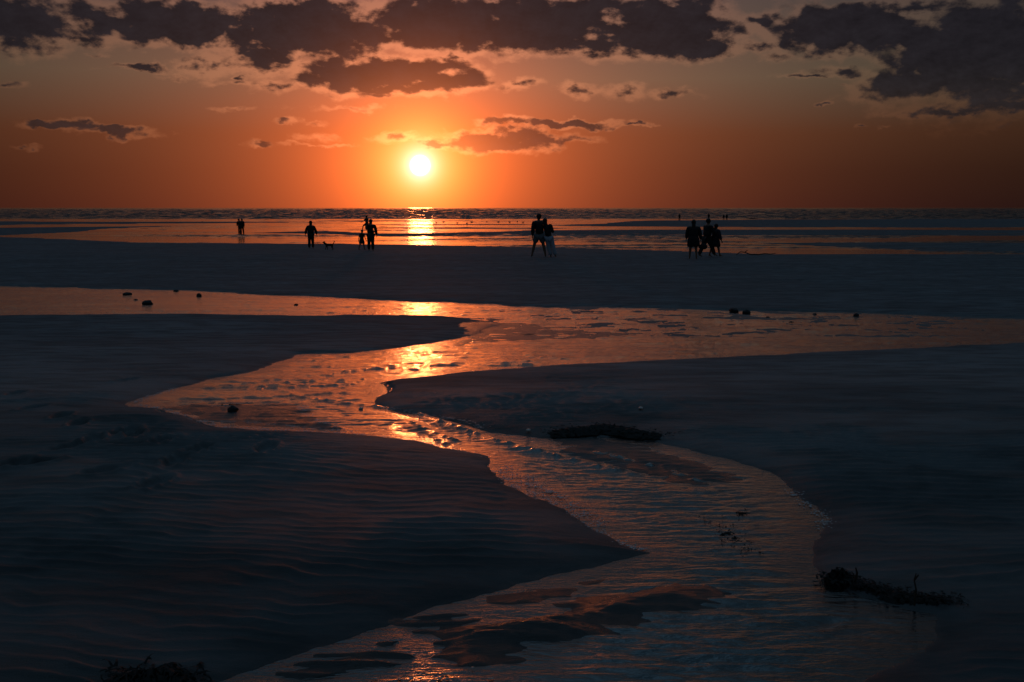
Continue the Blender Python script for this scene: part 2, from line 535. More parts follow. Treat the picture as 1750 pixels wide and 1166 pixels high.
sh = yf - shore_y + wobf                    # >0 beyond the waterline
slope_land = base_z(yf)
zl = ZL + .018 * np.clip(-sh, 0, 400)
zland = np.where(sh < 0, np.maximum(np.minimum(zl, 0), np.minimum(slope_land, 0) * 1.0), ZL - .10 * (1 - np.exp(-np.clip(sh, 0, 50) / 2.5)))
zland = zland + fbm(xf, yf, .12, .2, 3, .5, 6.0) * .02 * sstep(-sh, 0, 4)
farwet = np.exp(-np.clip(-sh, 0, 50) / .8)
for pts in FARBARS:
    pwd = poly_world(pts)
    s2 = signed_dist(xf, yf, pwd)
    s2 = s2 + fbm(xf, yf, .10, .16, 3, .55, 9.0) * .9 * np.clip((yf - 60) / 80, .2, 1.5)
    bar = ZL + np.where(s2 < 0, .07 * (1 - np.exp(s2 / 2.0)), -.05)
    zland = np.where(s2 < 0, np.maximum(zland, bar), zland)
# blend the flat sand into the fall of the beach
ZZ[fm] = zland
# sea bed beyond the flats
ZZ[-2:, :] = ZL - 2
idx = np.arange(nr * nc).reshape(nr, nc)
quads = np.stack([idx[:-1, :-1], idx[:-1, 1:], idx[1:, 1:], idx[1:, :-1]], -1).reshape(-1, 4)
verts = np.stack([XX, YY, ZZ], -1).reshape(-1, 3)
sand_me = np_mesh('beach_sand', verts, quads)
at = sand_me.attributes.new('wet', 'FLOAT', 'POINT')
at.data.foreach_set('value', WET.astype(np.float32).ravel())
FARW = np.zeros_like(YY)


def height_at(x, y):
    r = int(np.clip(np.searchsorted(rows_y, y), 1, nr - 1))
    c = int(np.clip(np.searchsorted(cols, x / (y + 1.6)), 1, nc - 1))
    return float(ZZ[r, c])


# ------------------------------------------------------------------ materials
def new_mat(name):
    m = bpy.data.materials.new(name)
    m.use_nodes = True
    nt = m.node_tree
    nt.nodes.clear()
    n = NT(nt)
    b = nt.nodes.new('ShaderNodeBsdfPrincipled')
    o = nt.nodes.new('ShaderNodeOutputMaterial')
    nt.links.new(b.outputs[0], o.inputs[0])
    return m, n, b


def simple_mat(name, col, rough=.8, var=.25, scale=30.0, bump=.3, spec=.5, bdist=.01):
    m, n, b = new_mat(name)
    p = n.node('ShaderNodeTexCoord', out='Object')
    f = n.noise(p, scale, 4, .6)
    c1 = tuple(x * (1 - var) for x in col) + (1,)
    c2 = tuple(min(1, x * (1 + var)) for x in col) + (1,)
    n._in(b.inputs['Base Color'], n.mix(f, c1, c2))
    n._in(b.inputs['Roughness'], rough)
    n._in(b.inputs['Specular IOR Level'], spec)
    n._in(b.inputs['Normal'], n.node('ShaderNodeBump', {'Strength': bump, 'Distance': bdist, 'Height': f}))
    return m


def sand_mat():
    m, n, b = new_mat('sand')
    p = n.node('ShaderNodeNewGeometry', out='Position')
    wet = n.node('ShaderNodeAttribute', out='Fac', attribute_name='wet')
    big = n.noise(n.vm('MULTIPLY', p, (.35, .9, 1)), 1.0, 5, .6)
    mid = n.noise(n.vm('MULTIPLY', p, (2.0, 5.5, 1)), 1.0, 4, .6)
    fine = n.noise(p, 240.0, 3, .7)
    dry = n.mix(n.mapr(big, .3, .7), (.142, .158, .170, 1), (.232, .252, .268, 1))
    dry = n.mix(n.m('MULTIPLY', n.mapr(mid, .42, .62), .55), dry, (.060, .063, .068, 1))
    dry = n.mix(n.m('MULTIPLY', fine, .25), dry, (.16, .155, .15, 1))
    # vignette painted into the sand colour: darker towards the camera
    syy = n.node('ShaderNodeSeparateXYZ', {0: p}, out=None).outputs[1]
    vignette = n.mapr(n.m('ADD', syy, n.m('MULTIPLY', big, 4.0)), 3.5, 13.0, .46, 1.0)
    dry = n.mix(vignette, (.018, .020, .022, 1), dry)
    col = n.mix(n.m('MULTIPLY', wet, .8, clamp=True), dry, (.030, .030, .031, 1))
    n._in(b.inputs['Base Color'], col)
    # the damp near sand keeps a patchy sheen
    damp = n.m('MULTIPLY', n.mapr(syy, 14.0, 6.0), n.mapr(big, .35, .6, .15, .42))
    wet = n.m('MAXIMUM', wet, damp)
    rg = n.mapr(wet, 0.0, 1.0, .80, .30, 'LINEAR')
    rg = n.m('ADD', rg, n.m('MULTIPLY', n.m('SUBTRACT', big, .5), .25), clamp=True)
    n._in(b.inputs['Roughness'], rg)
    n._in(b.inputs['Specular IOR Level'], n.mapr(wet, 0, 1, .04, 1.0, 'LINEAR'))
    # fine relief: mid ripples farther off where the mesh no longer carries them, grains near
    sy = n.node('ShaderNodeSeparateXYZ', {0: p}, out=None).outputs[1]
    wob = n.noise(n.vm('MULTIPLY', p, (.6, .6, 1)), 1.0, 3, .5)
    ph = n.m('ADD', n.m('MULTIPLY', sy, 2 * PI / .16), n.m('MULTIPLY', wob, 26.0))
    farm = n.m('MULTIPLY', n.mapr(sy, 9, 13), n.mapr(mid, .35, .6))
    r1 = n.m('MULTIPLY', n.m('SINE', ph), n.m('MULTIPLY', farm, .0022))
    h = n.m('ADD', r1, n.m('MULTIPLY', mid, .018))
    h = n.m('ADD', h, n.m('MULTIPLY', fine, n.mapr(wet, 0, 1, .0016, .0065, 'LINEAR')))
    h = n.m('ADD', h, n.m('MULTIPLY', n.noise(p, 45.0, 3, .6), .003))
    n._in(b.inputs['Normal'], n.node('ShaderNodeBump', {'Strength': 1.0, 'Distance': 1.0, 'Height': h}))
    return m


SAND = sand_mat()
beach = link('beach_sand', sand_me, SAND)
tag(beach, kind='structure')


def water_mat(name, sx, sy, amp, rough, calm=0.0, base=(.010, .012, .014), calm_scale=.05, fineamp=0.0, ior=1.33, spec=.5, mirror_boost=0.0):
    m, n, b = new_mat(name)
    p = n.node('ShaderNodeNewGeometry', out='Position')
    n._in(b.inputs['Base Color'], base + (1,))
    n._in(b.inputs['IOR'], ior)
    n._in(b.inputs['Specular IOR Level'], spec)
    q = n.vm('MULTIPLY', p, (sx, sy, 1))
    w1 = n.noise(q, 1.0, 4, .55, .6)
    w2 = n.noise(n.vm('MULTIPLY', p, (sx * 4.3, sy * 3.4, 1)), 1.0, 3, .6, .4)
    h = n.m('ADD', n.m('MULTIPLY', w1, amp), n.m('MULTIPLY', w2, fineamp))
    if calm > 0:
        cm = n.noise(n.vm('MULTIPLY', p, (calm_scale * .35, calm_scale * 1.6, 1)), 1.0, 4, .6)
        k = n.mapr(cm, .42, .58, 1 - calm, 1.0)
        h = n.m('MULTIPLY', h, k)
        n._in(b.inputs['Roughness'], n.m('MULTIPLY', k, rough))
    else:
        n._in(b.inputs['Roughness'], rough)
    bmp = n.node('ShaderNodeBump', {'Strength': 1.0, 'Distance': 1.0, 'Height': h})
    n._in(b.inputs['Normal'], bmp)
    if mirror_boost > 0:      # added mirror layer, brightens the reflected sky at grazing angles
        g = n.node('ShaderNodeBsdfAnisotropic', {'Color': (.97, .97, .97, 1), 'Roughness': rough, 'Normal': bmp})
        fr = n.node('ShaderNodeFresnel', {'IOR': 1.33, 'Normal': bmp})
        mx = n.node('ShaderNodeMixShader', {0: n.mapr(fr, .10, .50, .10, mirror_boost), 1: b.outputs[0], 2: g})
        for nd in m.node_tree.nodes:
            if nd.type == 'OUTPUT_MATERIAL':
                m.node_tree.links.new(mx, nd.inputs[0])
    return m


M_STREAM = water_mat('stream_water', 7, 24, .0085, .12, .45, calm_scale=1.4, fineamp=.0030, ior=1.45, mirror_boost=.80)
M_LAGOON = water_mat('lagoon_water', 1.6, 3.0, .035, .09, .6, calm_scale=.16, fineamp=.008)
M_SEA = water_mat('sea_water', .6, 1.2, .10, .12, 0.0, base=(.008, .013, .018), calm_scale=.006, fineamp=.03)

# stream: a real sheet with current wavelets
sm = (rows_y < 45.0)
ysel = np.where(sm)[0]
r1 = ysel[-1] + 1
Xs, Ys, Zs, Ss = XX[:r1], YY[:r1], ZZ[:r1], SDS[:r1]
pxs = Xs / Ys * FPX + 875
amp = np.clip(sstep(-Ss, .02, .35), 0, 1)
flow = fbm(Xs, Ys, .5, .6, 3, .5, 70.0)
ph = (Ys + Xs * .10) / .10 + 2.2 * fbm(Xs, Ys, .9, 1.0, 3, .5, 71.0)
trans = np.sin(2 * PI * ph) * .0036 * sstep(flow, -.5, .4) * (1 - sstep(Ys, 8.5, 13)) * sstep(pxs, 700, 1000)
flx = Xs + .6 * fbm(Xs, Ys, .4, .4, 2, .5, 130.0)
fly = Ys + .35 * fbm(Xs, Ys, .35, .35, 2, .5, 131.0) - Xs * .06
lines = np.exp(-(fbm(flx, fly, .32, 3.6, 4, .52, 120.0) / .10) ** 2) * .0130 * sstep(Ys, 5.5, 8.0)
lines *= .35 + .65 * sstep(fbm(Xs, Ys, .5, 1.2, 3, .5, 124.0), -.3, .25)
chop = lines + (.30 - np.abs(fbm(Xs, Ys, 1.5, 9.5, 4, .55, 73.0))) * .0085 + fbm(Xs, Ys, 7.0, 24.0, 3, .6, 76.0) * .0026 + fbm(Xs, Ys, .8, 2.2, 2, .5, 74.0) * .004
smooth_far = 1 - .30 * sstep(Ys, 14, 24)
wz = ZS + (trans + chop * smooth_far) * amp
calm_left = (1 - sstep(pxs, 900, 1120)) * (1 - sstep(Ys, 4.3, 5.0))
wz = ZS + (wz - ZS) * (1 - .85 * calm_left)
for line in SHEAR:
    pl = poly_world(line)
    x0, y0 = pl.min(0) - .6
    x1, y1 = pl.max(0) + .6
    mk = (Xs > x0) & (Xs < x1) & (Ys > y0) & (Ys < y1)
    xs, ys = Xs[mk], Ys[mk]
    best = np.full(xs.shape, 1e9)
    along = np.zeros(xs.shape)
    acc = 0.0
    for i in range(len(pl) - 1):
        a, b2 = pl[i], pl[i + 1]
        e = b2 - a
        L = math.hypot(*e)
        t = np.clip(((xs - a[0]) * e[0] + (ys - a[1]) * e[1]) / (L * L), 0, 1)
        dd = np.hypot(xs - a[0] - e[0] * t, ys - a[1] - e[1] * t)
        u = dd < best
        best = np.where(u, dd, best)
        along = np.where(u, acc + t * L, along)
        acc += L
    best = best + fbm(xs, ys, 2.5, 2.5, 2, .5, 80.0) * .02
    tot = max(acc, .1)
    fade = sstep(along, 0, tot * .15) * (1 - sstep(along, tot * .8, tot))
    bead = np.clip(.35 + .9 * fbm(xs, ys, 11, 11, 3, .6, 83.0), 0, 1)
    wid = .028 * np.clip(ys / 8, .8, 2)
    ridge = np.exp(-(best / wid) ** 2) * .012 * bead - np.exp(-((best - .10) / .05) ** 2) * .004
    tmp = wz[mk]
    wz[mk] = tmp + ridge * fade * 1.25
wz = wz + base_z(Ys)
under = (Zs - base_z(Ys) < ZS + .006)
cell = (under[:-1, :-1] | under[1:, :-1] | under[:-1, 1:] | under[1:, 1:]) & ((Ss[:-1, :-1] < .6) | (Ss[1:, 1:] < .6))
ids = np.arange(r1 * nc).reshape(r1, nc)
q = np.stack([ids[:-1, :-1], ids[:-1, 1:], ids[1:, 1:], ids[1:, :-1]], -1)[cell]
used, inv = np.unique(q.ravel(), return_inverse=True)
sv = np.stack([Xs, Ys, wz], -1).reshape(-1, 3)[used]
stream = link('stream', np_mesh('stream', sv, inv.reshape(-1, 4)), M_STREAM)
tag(stream, kind='structure')


def sheet(name, xs, ys, z, mat):
    gx, gy = np.meshgrid(xs, ys)
    v = np.stack([gx, gy, np.full_like(gx, z)], -1).reshape(-1, 3)
    a = np.arange(len(xs) * len(ys)).reshape(len(ys), len(xs))
    qd = np.stack([a[:-1, :-1], a[:-1, 1:], a[1:, 1:], a[1:, :-1]], -1).reshape(-1, 4)
    o = link(name, np_mesh(name, v, qd), mat)
    tag(o, kind='structure')
    return o


EDGE = 238.0
lrow = np.linspace(math.log(52), math.log(EDGE), 640)
lcol = np.linspace(-.70, .70, 300)
LV, LU = np.meshgrid(lrow, lcol, indexing='ij')
LY = np.exp(LV)
LX = LU * LY
pyl = 355 + (CAMH - ZL) * FPX / LY
pxl = 875 + LU * FPX
# the breeze ruffles the middle of the lagoon and leaves slicks along its shores
ruff = sstep(fbm(LX, LY, .035, .10, 4, .55, 110.0), -.25, .30)
mid_ = sstep(pxl, 180, 420) * sstep(pyl, 396, 402) 
rgt = sstep(pxl, 820, 960) * sstep(pyl, 403, 405)
ruff = np.clip(ruff * (.65 + 1.6 * np.maximum(mid_, rgt * .8)), 0, 2.4)
ruff *= .25 + .75 * sstep(fbm(LX, LY, .02, .35, 3, .5, 115.0), -.35, .15)
lph = LV / .0085 + 1.2 * fbm(LU, LV, 14, 30, 4, .6, 100.0) + 2.0 * fbm(LU, LV, 3, 9, 2, .5, 102.0)
lz = ZL + ((.5 + .5 * np.sin(2 * PI * lph)) ** 1.4 * .0085 * LY * .045 + fbm(LU, LV, 70, 170, 2, .6, 105.0) * .00022 * LY) * ruff
ii = np.arange(LV.size).reshape(LV.shape)
lq = np.stack([ii[:-1, :-1], ii[:-1, 1:], ii[1:, 1:], ii[1:, :-1]], -1).reshape(-1, 4)
lagoon = link('lagoon', np_mesh('lagoon', np.stack([LX, LY, lz], -1).reshape(-1, 3), lq), M_LAGOON)
tag(lagoon, kind='structure')
# the sea: real wave faces out to 20 km, each farther wave longer and higher
vrow = np.linspace(0, math.log(20000 / EDGE), 1100)
vcol = np.linspace(-.75, .75, 230)
LV, LU = np.meshgrid(vrow, vcol, indexing='ij')
SY_ = EDGE * np.exp(LV)
SX_ = LU * SY_
phs = LV / .0175 + 1.3 * fbm(LU, LV, 26.0, 50.0, 3, .6, 90.0) + 2.5 * fbm(LU, LV, 2.0, 6.0, 2, .5, 92.0)
crest = (.5 + .5 * np.sin(2 * PI * phs)) ** 1.5
height = .0175 * SY_ * .080 * (.75 + .5 * np.clip(fbm(LU, LV, 30, 60, 2, .6, 95.0) + .4, 0, 1.2))
height = np.minimum(height, .7)
SZ_ = ZL + crest * height * sstep(LV, 0, .03) + fbm(LU, LV, 60, 160, 2, .5, 97.0) * .0006 * np.minimum(SY_, 900)
ii = np.arange(LV.size).reshape(LV.shape)
sq = np.stack([ii[:-1, :-1], ii[:-1, 1:], ii[1:, 1:], ii[1:, :-1]], -1).reshape(-1, 4)
sea = link('sea', np_mesh('sea', np.stack([SX_, SY_, SZ_], -1).reshape(-1, 3), sq), M_SEA)
tag(sea, kind='structure')
sheet('outer_sea', np.concatenate([-np.geomspace(60000, 500, 12), np.geomspace(500, 60000, 12)]), [19990.0, 30000.0, 60000.0], ZL - .01, M_SEA)
# plain sand runs on behind and beside the camera
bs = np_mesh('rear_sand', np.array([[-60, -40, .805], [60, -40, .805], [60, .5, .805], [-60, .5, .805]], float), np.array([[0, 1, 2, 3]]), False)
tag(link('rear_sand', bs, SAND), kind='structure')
# ------------------------------------------------------------------ placing things by where they stand
def place(px, py, level=None):
    """point of the beach seen at this spot of the photograph"""
    d = ray(px, py)
    t0, t1 = 1.5 / d.y, 400.0 / d.y
    prev = t0
    for k in range(1, 500):
        t = t0 * (t1 / t0) ** (k / 500)
        z = height_at(d.x * t, d.y * t)
        if level is not None:
            z = max(z, level + float(base_z(d.y * t)))
        if CAMH + d.z * t <= z:
            return Vector((d.x * prev, d.y * prev, z))
        prev = t
    return ground(px, py)


def px_at(y_world):
    return FPX / y_world


# ------------------------------------------------------------------ materials of the objects
M_SKIN = simple_mat('skin', (.22, .13, .09), .6, .06, 6, .05)
M_BLACK = simple_mat('dark_cloth', (.018, .018, .022), .9, .2, 40, .3)
M_NAVY = simple_mat('navy_cloth', (.020, .024, .040), .9, .2, 40, .3)
M_GREY = simple_mat('grey_shorts_cloth', (.16, .17, .19), .9, .15, 40, .3)
M_PALE = simple_mat('pale_trouser_cloth', (.42, .50, .62), .9, .1, 40, .3)
M_MAROON = simple_mat('maroon_cloth', (.045, .018, .018), .9, .2, 40, .3)
M_HAIR = simple_mat('hair', (.016, .012, .010), .6, .3, 60, .4)
M_FUR = simple_mat('dog_fur', (.035, .028, .024), .85, .4, 25, .6)
M_ROCK = simple_mat('wet_stone', (.022, .022, .024), .75, .4, 14, .6, bdist=.02)
M_WEED = simple_mat('seaweed', (.008, .009, .008), .85, .5, 30, .5)
M_WOOD = simple_mat('driftwood', (.05, .042, .035), .8, .35, 30, .6)
M_SHELL = simple_mat('shell', (.62, .60, .57), .18, .12, 40, .15, spec=1.0)
M_GLINT = simple_mat('glossy_bead', (.40, .36, .32), .25, .4, 60, .25, spec=1.0, bdist=.002)
M_FOAM = simple_mat('foam', (.50, .52, .54), .35, .1, 60, .2)
M_GULL = simple_mat('gull_feathers', (.25, .25, .26), .8, .3, 12, .2)
M_BILL = simple_mat('bill_and_legs', (.20, .10, .03), .6, .1, 12, .1)


# ------------------------------------------------------------------ bodies grown on a skeleton
DG = None


def grow(name, nodes, edges, mat, parent, root=0, sub=1, extra=None):
    """nodes: list of (x,y,z,rx,ry); one continuous skin"""
    me = bpy.data.meshes.new(name)
    me.from_pydata([n[:3] for n in nodes], edges, [])
    ob = bpy.data.objects.new(name + '_rig', me)
    COL.objects.link(ob)
    sk = ob.modifiers.new('skin', 'SKIN')
    sk.branch_smoothing = .4
    for i, n in enumerate(nodes):
        sv_ = me.skin_vertices[0].data[i]
        sv_.radius = (n[3], n[4] if len(n) > 4 else n[3])
        sv_.use_root = (i == root)
    ss = ob.modifiers.new('sub', 'SUBSURF')
    ss.levels = ss.render_levels = sub
    dg = bpy.context.evaluated_depsgraph_get()
    new = bpy.data.meshes.new_from_object(ob.evaluated_get(dg))
    new.name = name
    bpy.data.objects.remove(ob)
    bpy.data.meshes.remove(me)
    if extra:
        import bmesh
        bm = bmesh.new()
        bm.from_mesh(new)
        for loc, sc in extra:
            mtx = Matrix.Translation(loc) @ Matrix.Diagonal((sc[0], sc[1], sc[2], 1))
            bmesh.ops.create_icosphere(bm, subdivisions=1, radius=1.0, matrix=mtx)
        bm.to_mesh(new)
        bm.free()
    new.polygons.foreach_set('use_smooth', np.ones(len(new.polygons), bool))
    return link(name, new, mat, parent)


def rot(v, rx=0.0, ry=0.0, rz=0.0):
    return Euler((math.radians(rx), math.radians(ry), math.radians(rz)), 'XYZ').to_matrix() @ Vector(v)


def blob(name, mat, parent, loc, sc, seed=0, amp=.08, sub=2, rotz=0.0):
    import bmesh
    from mathutils import noise as mn
    bm = bmesh.new()
    bmesh.ops.create_icosphere(bm, subdivisions=sub, radius=1.0)
    for v in bm.verts:
        v.co *= 1 + amp * mn.fractal(v.co * 1.6 + Vector((seed * 3.1, seed, 0)), 1, 2, 4)
        v.co = Vector((v.co.x * sc[0], v.co.y * sc[1], v.co.z * sc[2]))
    me = bpy.data.meshes.new(name)
    bm.to_mesh(me)
    bm.free()
    me.polygons.foreach_set('use_smooth', np.ones(len(me.polygons), bool))
    o = link(name, me, mat, parent)
    o.location = loc
    o.rotation_euler = (0, 0, rotz)
    return o


def tube_rings(name, mat, parent, rings, seg=20, wav=0.0):
    """closed cloth shape from rings (cx,cy,cz,rx,ry)"""
    vs, fs = [], []
    for j, (cx, cy, cz, rx, ry) in enumerate(rings):
        for i in range(seg):
            a = 2 * PI * i / seg
            k = 1 + wav * j / len(rings) * math.sin(a * 5 + j * .4)
            vs.append((cx + rx * k * math.cos(a), cy + ry * k * math.sin(a), cz))
    for j in range(len(rings) - 1):
        for i in range(seg):
            a, b2 = j * seg + i, j * seg + (i + 1) % seg
            fs.append((a, b2, b2 + seg, a + seg))
    fs.append(tuple(range(seg))[::-1])
    fs.append(tuple(range((len(rings) - 1) * seg, len(rings) * seg)))
    me = bpy.data.meshes.new(name)
    me.from_pydata(vs, [], fs)
    me.polygons.foreach_set('use_smooth', np.ones(len(me.polygons), bool))
    return link(name, me, mat, parent)


def person(px, py, top, label, yaw=0, legs=((0, 4, 0), (0, 4, 0)), arms=((5, 6, 10), (5, 6, 10)), lean=(0, 0), nod=(0, 0),
           clothes=(), cat='person', group=None, hfac=1.0, loc=None, H=None, detail=True, bulk=1.0):
    if loc is None:
        loc = place(px, py)
    if H is None:
        H = (py - top) / FPX * loc.y * hfac
    e = bpy.data.objects.new('person', None)
    COL.objects.link(e)
    e.location = loc
    e.rotation_euler = (0, 0, math.radians(yaw))
    tag(e, label, cat, group)
    U = H
    bk = bulk
    # skeleton in the person's own frame: x to the right, y forward
    pel = Vector((0, 0, 0))
    pts = {}
    lr = ((-1, 'l', legs[0]), (1, 'r', legs[1]))
    lowest = 0
    for s, k, (fw, ou, kn) in lr:
        hip = pel + Vector((s * .050 * U, 0, -.02 * U))
        thigh = rot((0, 0, -.245 * U), rx=fw)
        thigh = rot(thigh, ry=-s * ou) if False else Vector((thigh.x + s * math.sin(math.radians(ou)) * .245 * U, thigh.y, thigh.z))
        knee = hip + thigh.normalized() * .245 * U
        shin = rot((0, 0, -.235 * U), rx=fw - kn)
        shin = Vector((shin.x + s * math.sin(math.radians(ou)) * .235 * U, shin.y, shin.z)).normalized() * .235 * U
        ank = knee + shin
        pts[k + 'hip'], pts[k + 'knee'], pts[k + 'ank'] = hip, knee, ank
        toe = ank + rot((0, .105 * U, -.028 * U), rx=min(0, (fw - kn) * .5))
        pts[k + 'toe'] = toe
        pts[k + 'heel'] = ank + Vector((0, -.022 * U, -.026 * U))
        lowest = min(lowest, toe.z - .012 * U, pts[k + 'heel'].z - .012 * U)
    up = lambda v: rot(v, rx=-lean[0], ry=lean[1])
    pts['waist'] = up((0, 0, .085 * U))
    pts['chest'] = up((0, 0, .20 * U))
    pts['top'] = up((0, 0, .285 * U))
    pts['neck'] = up((0, 0, .315 * U))
    hd = lambda v: rot(v, rx=-lean[0] - nod[0], ry=lean[1] + nod[1])
    pts['jaw'] = pts['neck'] + hd((0, .012 * U, .045 * U))
    pts['crown'] = pts['neck'] + hd((0, .004 * U, .100 * U))
    for s, k, (fw, ou, eb) in ((-1, 'l', arms[0]), (1, 'r', arms[1])):
        sh = pts['top'] + up((s * .098 * U * bk, 0, -.012 * U))
        a = Vector((s * math.sin(math.radians(ou)), math.sin(math.radians(fw)), -1))
        a = a.normalized() * .170 * U
        el_ = sh + a
        f = Vector((s * math.sin(math.radians(ou)) * .5, math.sin(math.radians(fw + eb)), -math.cos(math.radians(fw + eb)))).normalized() * .145 * U
        if ou > 90:
            a = Vector((s * math.sin(math.radians(ou)), math.sin(math.radians(fw)), -math.cos(math.radians(ou)))).normalized() * .17 * U
            el_ = sh + a
            f = Vector((s * .2, .1, 1)).normalized() * .145 * U
        wr = el_ + f
        pts[k + 'sh'], pts[k + 'el'], pts[k + 'wr'] = sh, el_, wr
        pts[k + 'palm'] = wr + f.normalized() * .04 * U
    dz_ = Vector((0, 0, -lowest))
    for k in pts:
        pts[k] = pts[k] + dz_
    pel = pel + dz_
    n, ed = [], []

    def add(p, rx, ry=None, frm=None):
        n.append((p.x, p.y, p.z, 1.12 * rx * U, 1.12 * (ry or rx) * U))
        if frm is not None:
            ed.append((frm, len(n) - 1))
        return len(n) - 1
    i0 = add(pel, .070 * bk, .055 * bk)
    iw = add(pts['waist'], .058 * bk, .045 * bk, i0)
    ic = add(pts['chest'], .070 * bk, .052 * bk, iw)
    it = add(pts['top'], .045, .040, ic)
    ine = add(pts['neck'], .030, .030, it)
    ij = add(pts['jaw'], .040, .045, ine)
    add(pts['crown'], .050, .056, ij)
    for k in 'lr':
        s = -1 if k == 'l' else 1
        a = add(pts[k + 'sh'], .034, None, it)
        a2 = add(pts[k + 'el'], .024, None, a)
        a3 = add(pts[k + 'wr'], .016, .013, a2)
        a4 = add(pts[k + 'palm'], .020, .010, a3)
        if detail:
            fd = (pts[k + 'palm'] - pts[k + 'wr']).normalized()
            side = Vector((0, 1, 0)) if abs(fd.y) < .8 else Vector((0, 0, 1))
            for q, ln in ((-1.5, .034), (-.5, .041), (.5, .043), (1.5, .038)):
                b1 = pts[k + 'palm'] + fd * .022 * U + side * q * .010 * U
                b2_ = b1 + (fd + Vector((-s * .35, 0, 0))).normalized() * ln * U
                c1 = add(b1, .0055, None, a4)
                add(b2_, .0042, None, c1)
            add(pts[k + 'palm'] + side * .030 * U + fd * .012 * U, .0055, None, a4)
        l1 = add(pts[k + 'hip'], .050 * bk, None, i0)
        l2 = add(pts[k + 'knee'], .033, None, l1)
        mid = pts[k + 'knee'].lerp(pts[k + 'ank'], .35)
        l2b = add(mid, .031, None, l2)
        l3 = add(pts[k + 'ank'], .019, None, l2b)
        add(pts[k + 'toe'], .018, .011, l3)
        add(pts[k + 'heel'], .016, .014, l3)
    face = pts['jaw'].lerp(pts['crown'], .35)
    ex = [(face + hd((0, .058 * U, 0)), (.006 * U, .010 * U, .012 * U)),
          (face + hd((-.050 * U, 0, .0)), (.005 * U, .010 * U, .016 * U)), (face + hd((.050 * U, 0, .0)), (.005 * U, .010 * U, .016 * U))]
    grow('body', n, ed, M_SKIN, e, 0, 1, ex)

    def garment(name, mat, chain, extra):
        nn = [(p.x, p.y, p.z, 1.14 * (rx + extra) * U, 1.14 * (ry + extra) * U) for p, rx, ry, _ in chain]
        ee = [(c[3], i) for i, c in enumerate(chain) if c[3] is not None]
        return grow(name, nn, ee, mat, e, 0, 1)
    for c, mat in clothes:
        if c in ('jacket', 'shirt', 'hoodie'):
            end = 'wr' if c != 'shirt' else None
            ch = [(pel + Vector((0, 0, -.02 * U)), .088 * bk ** .7, .062 * bk, None), (pts['waist'], .098 * bk ** .6, .058 * bk, 0), (pts['chest'], .112 * bk ** .6, .066 * bk, 1),
                  (pts['top'], .078, .052, 2)]
            for k in 'lr':
                b = len(ch)
                ch.append((pts[k + 'sh'] - Vector((0, 0, .012 * U)), .040, .040, 3))
                ch.append((pts[k + 'el'] if end else pts[k + 'sh'].lerp(pts[k + 'el'], .7), .034, .034, b))
                if end:
                    ch.append((pts[k + 'wr'], .024, .024, b + 1))
            garment(c, mat, ch, .012)
        elif c == 'trousers' or c == 'shorts':
            ch = [(pel, .072 * bk, .060 * bk, None)]
            for k in 'lr':
                b = len(ch)
                ch.append((pts[k + 'hip'] + Vector((0, 0, -.02 * U)), .054 * bk, .054 * bk, 0))
                if c == 'shorts':
                    ch.append((pts[k + 'hip'].lerp(pts[k + 'knee'], .82), .046, .046, b))
                else:
                    ch.append((pts[k + 'knee'], .040, .040, b))
                    ch.append((pts[k + 'ank'], .034, .034, b + 1))
            garment(c, mat, ch, .010)
        elif c in ('skirt', 'dress', 'long_coat'):
            kz = min(pts['lknee'].z, pts['rknee'].z)
            kx = (pts['lknee'].x + pts['rknee'].x) / 2
            sx_ = abs(pts['rknee'].x - pts['lknee'].x) / 2 + .062 * U
            ky = (pts['lknee'].y + pts['rknee'].y) / 2
            sy_ = abs(pts['rknee'].y - pts['lknee'].y) / 2 + .058 * U
            ln_ = {'skirt': .9, 'dress': 1.0, 'long_coat': .86}[c]
            bz = pel.z + (kz - pel.z) * ln_
            r0 = (.076 * bk * U, .064 * bk * U)
            rg_ = []
            for q in range(8):
                t = q / 7
                rg_.append((kx * t, ky * t, pts['waist'].z * (1 - t) + bz * t, r0[0] * (1 - t) ** .6 + (sx_) * t ** .8 * 1.12, r0[1] * (1 - t) ** .6 + sy_ * t ** .8 * 1.1))
            rg_[0] = (pts['waist'].x, pts['waist'].y, pts['waist'].z, .066 * bk * U, .055 * bk * U)
            tube_rings(c, mat, e, rg_, 20, .07)
        elif c in ('short_hair', 'long_hair', 'hood', 'cap'):
            hc = pts['jaw'].lerp(pts['crown'], .72) - hd((0, .010 * U, -.006 * U))
            o_ = blob('hood' if c == 'hood' else ('cap' if c == 'cap' else 'hair'), mat, e, hc, (.062 * U, .068 * U, .066 * U), int(px), .05)
            if c == 'long_hair':
                nn = [tuple(hc) + (.050 * U, .045 * U), tuple(hc - hd((0, .030 * U, .06 * U))) + (.050 * U, .030 * U),
                      tuple(hc - hd((0, .050 * U, .14 * U))) + (.046 * U, .022 * U), tuple(hc - hd((0, .055 * U, .21 * U))) + (.028 * U, .014 * U)]
                grow('hair_fall', nn, [(0, 1), (1, 2), (2, 3)], mat, o_.parent, 0, 1)
            if c == 'hood':
                nn = [tuple(hc) + (.058 * U, .060 * U), tuple(pts['neck']) + (.058 * U, .052 * U), tuple(pts['top']) + (.052 * U, .048 * U)]
                grow('hood_collar', nn, [(0, 1), (1, 2)], mat, e, 0, 1)
            if c == 'cap':
                b_ = blob('cap_brim', mat, e, hc + hd((0, .070 * U, .010 * U)), (.048 * U, .050 * U, .006 * U), 1, .0)
    return e, pts, H


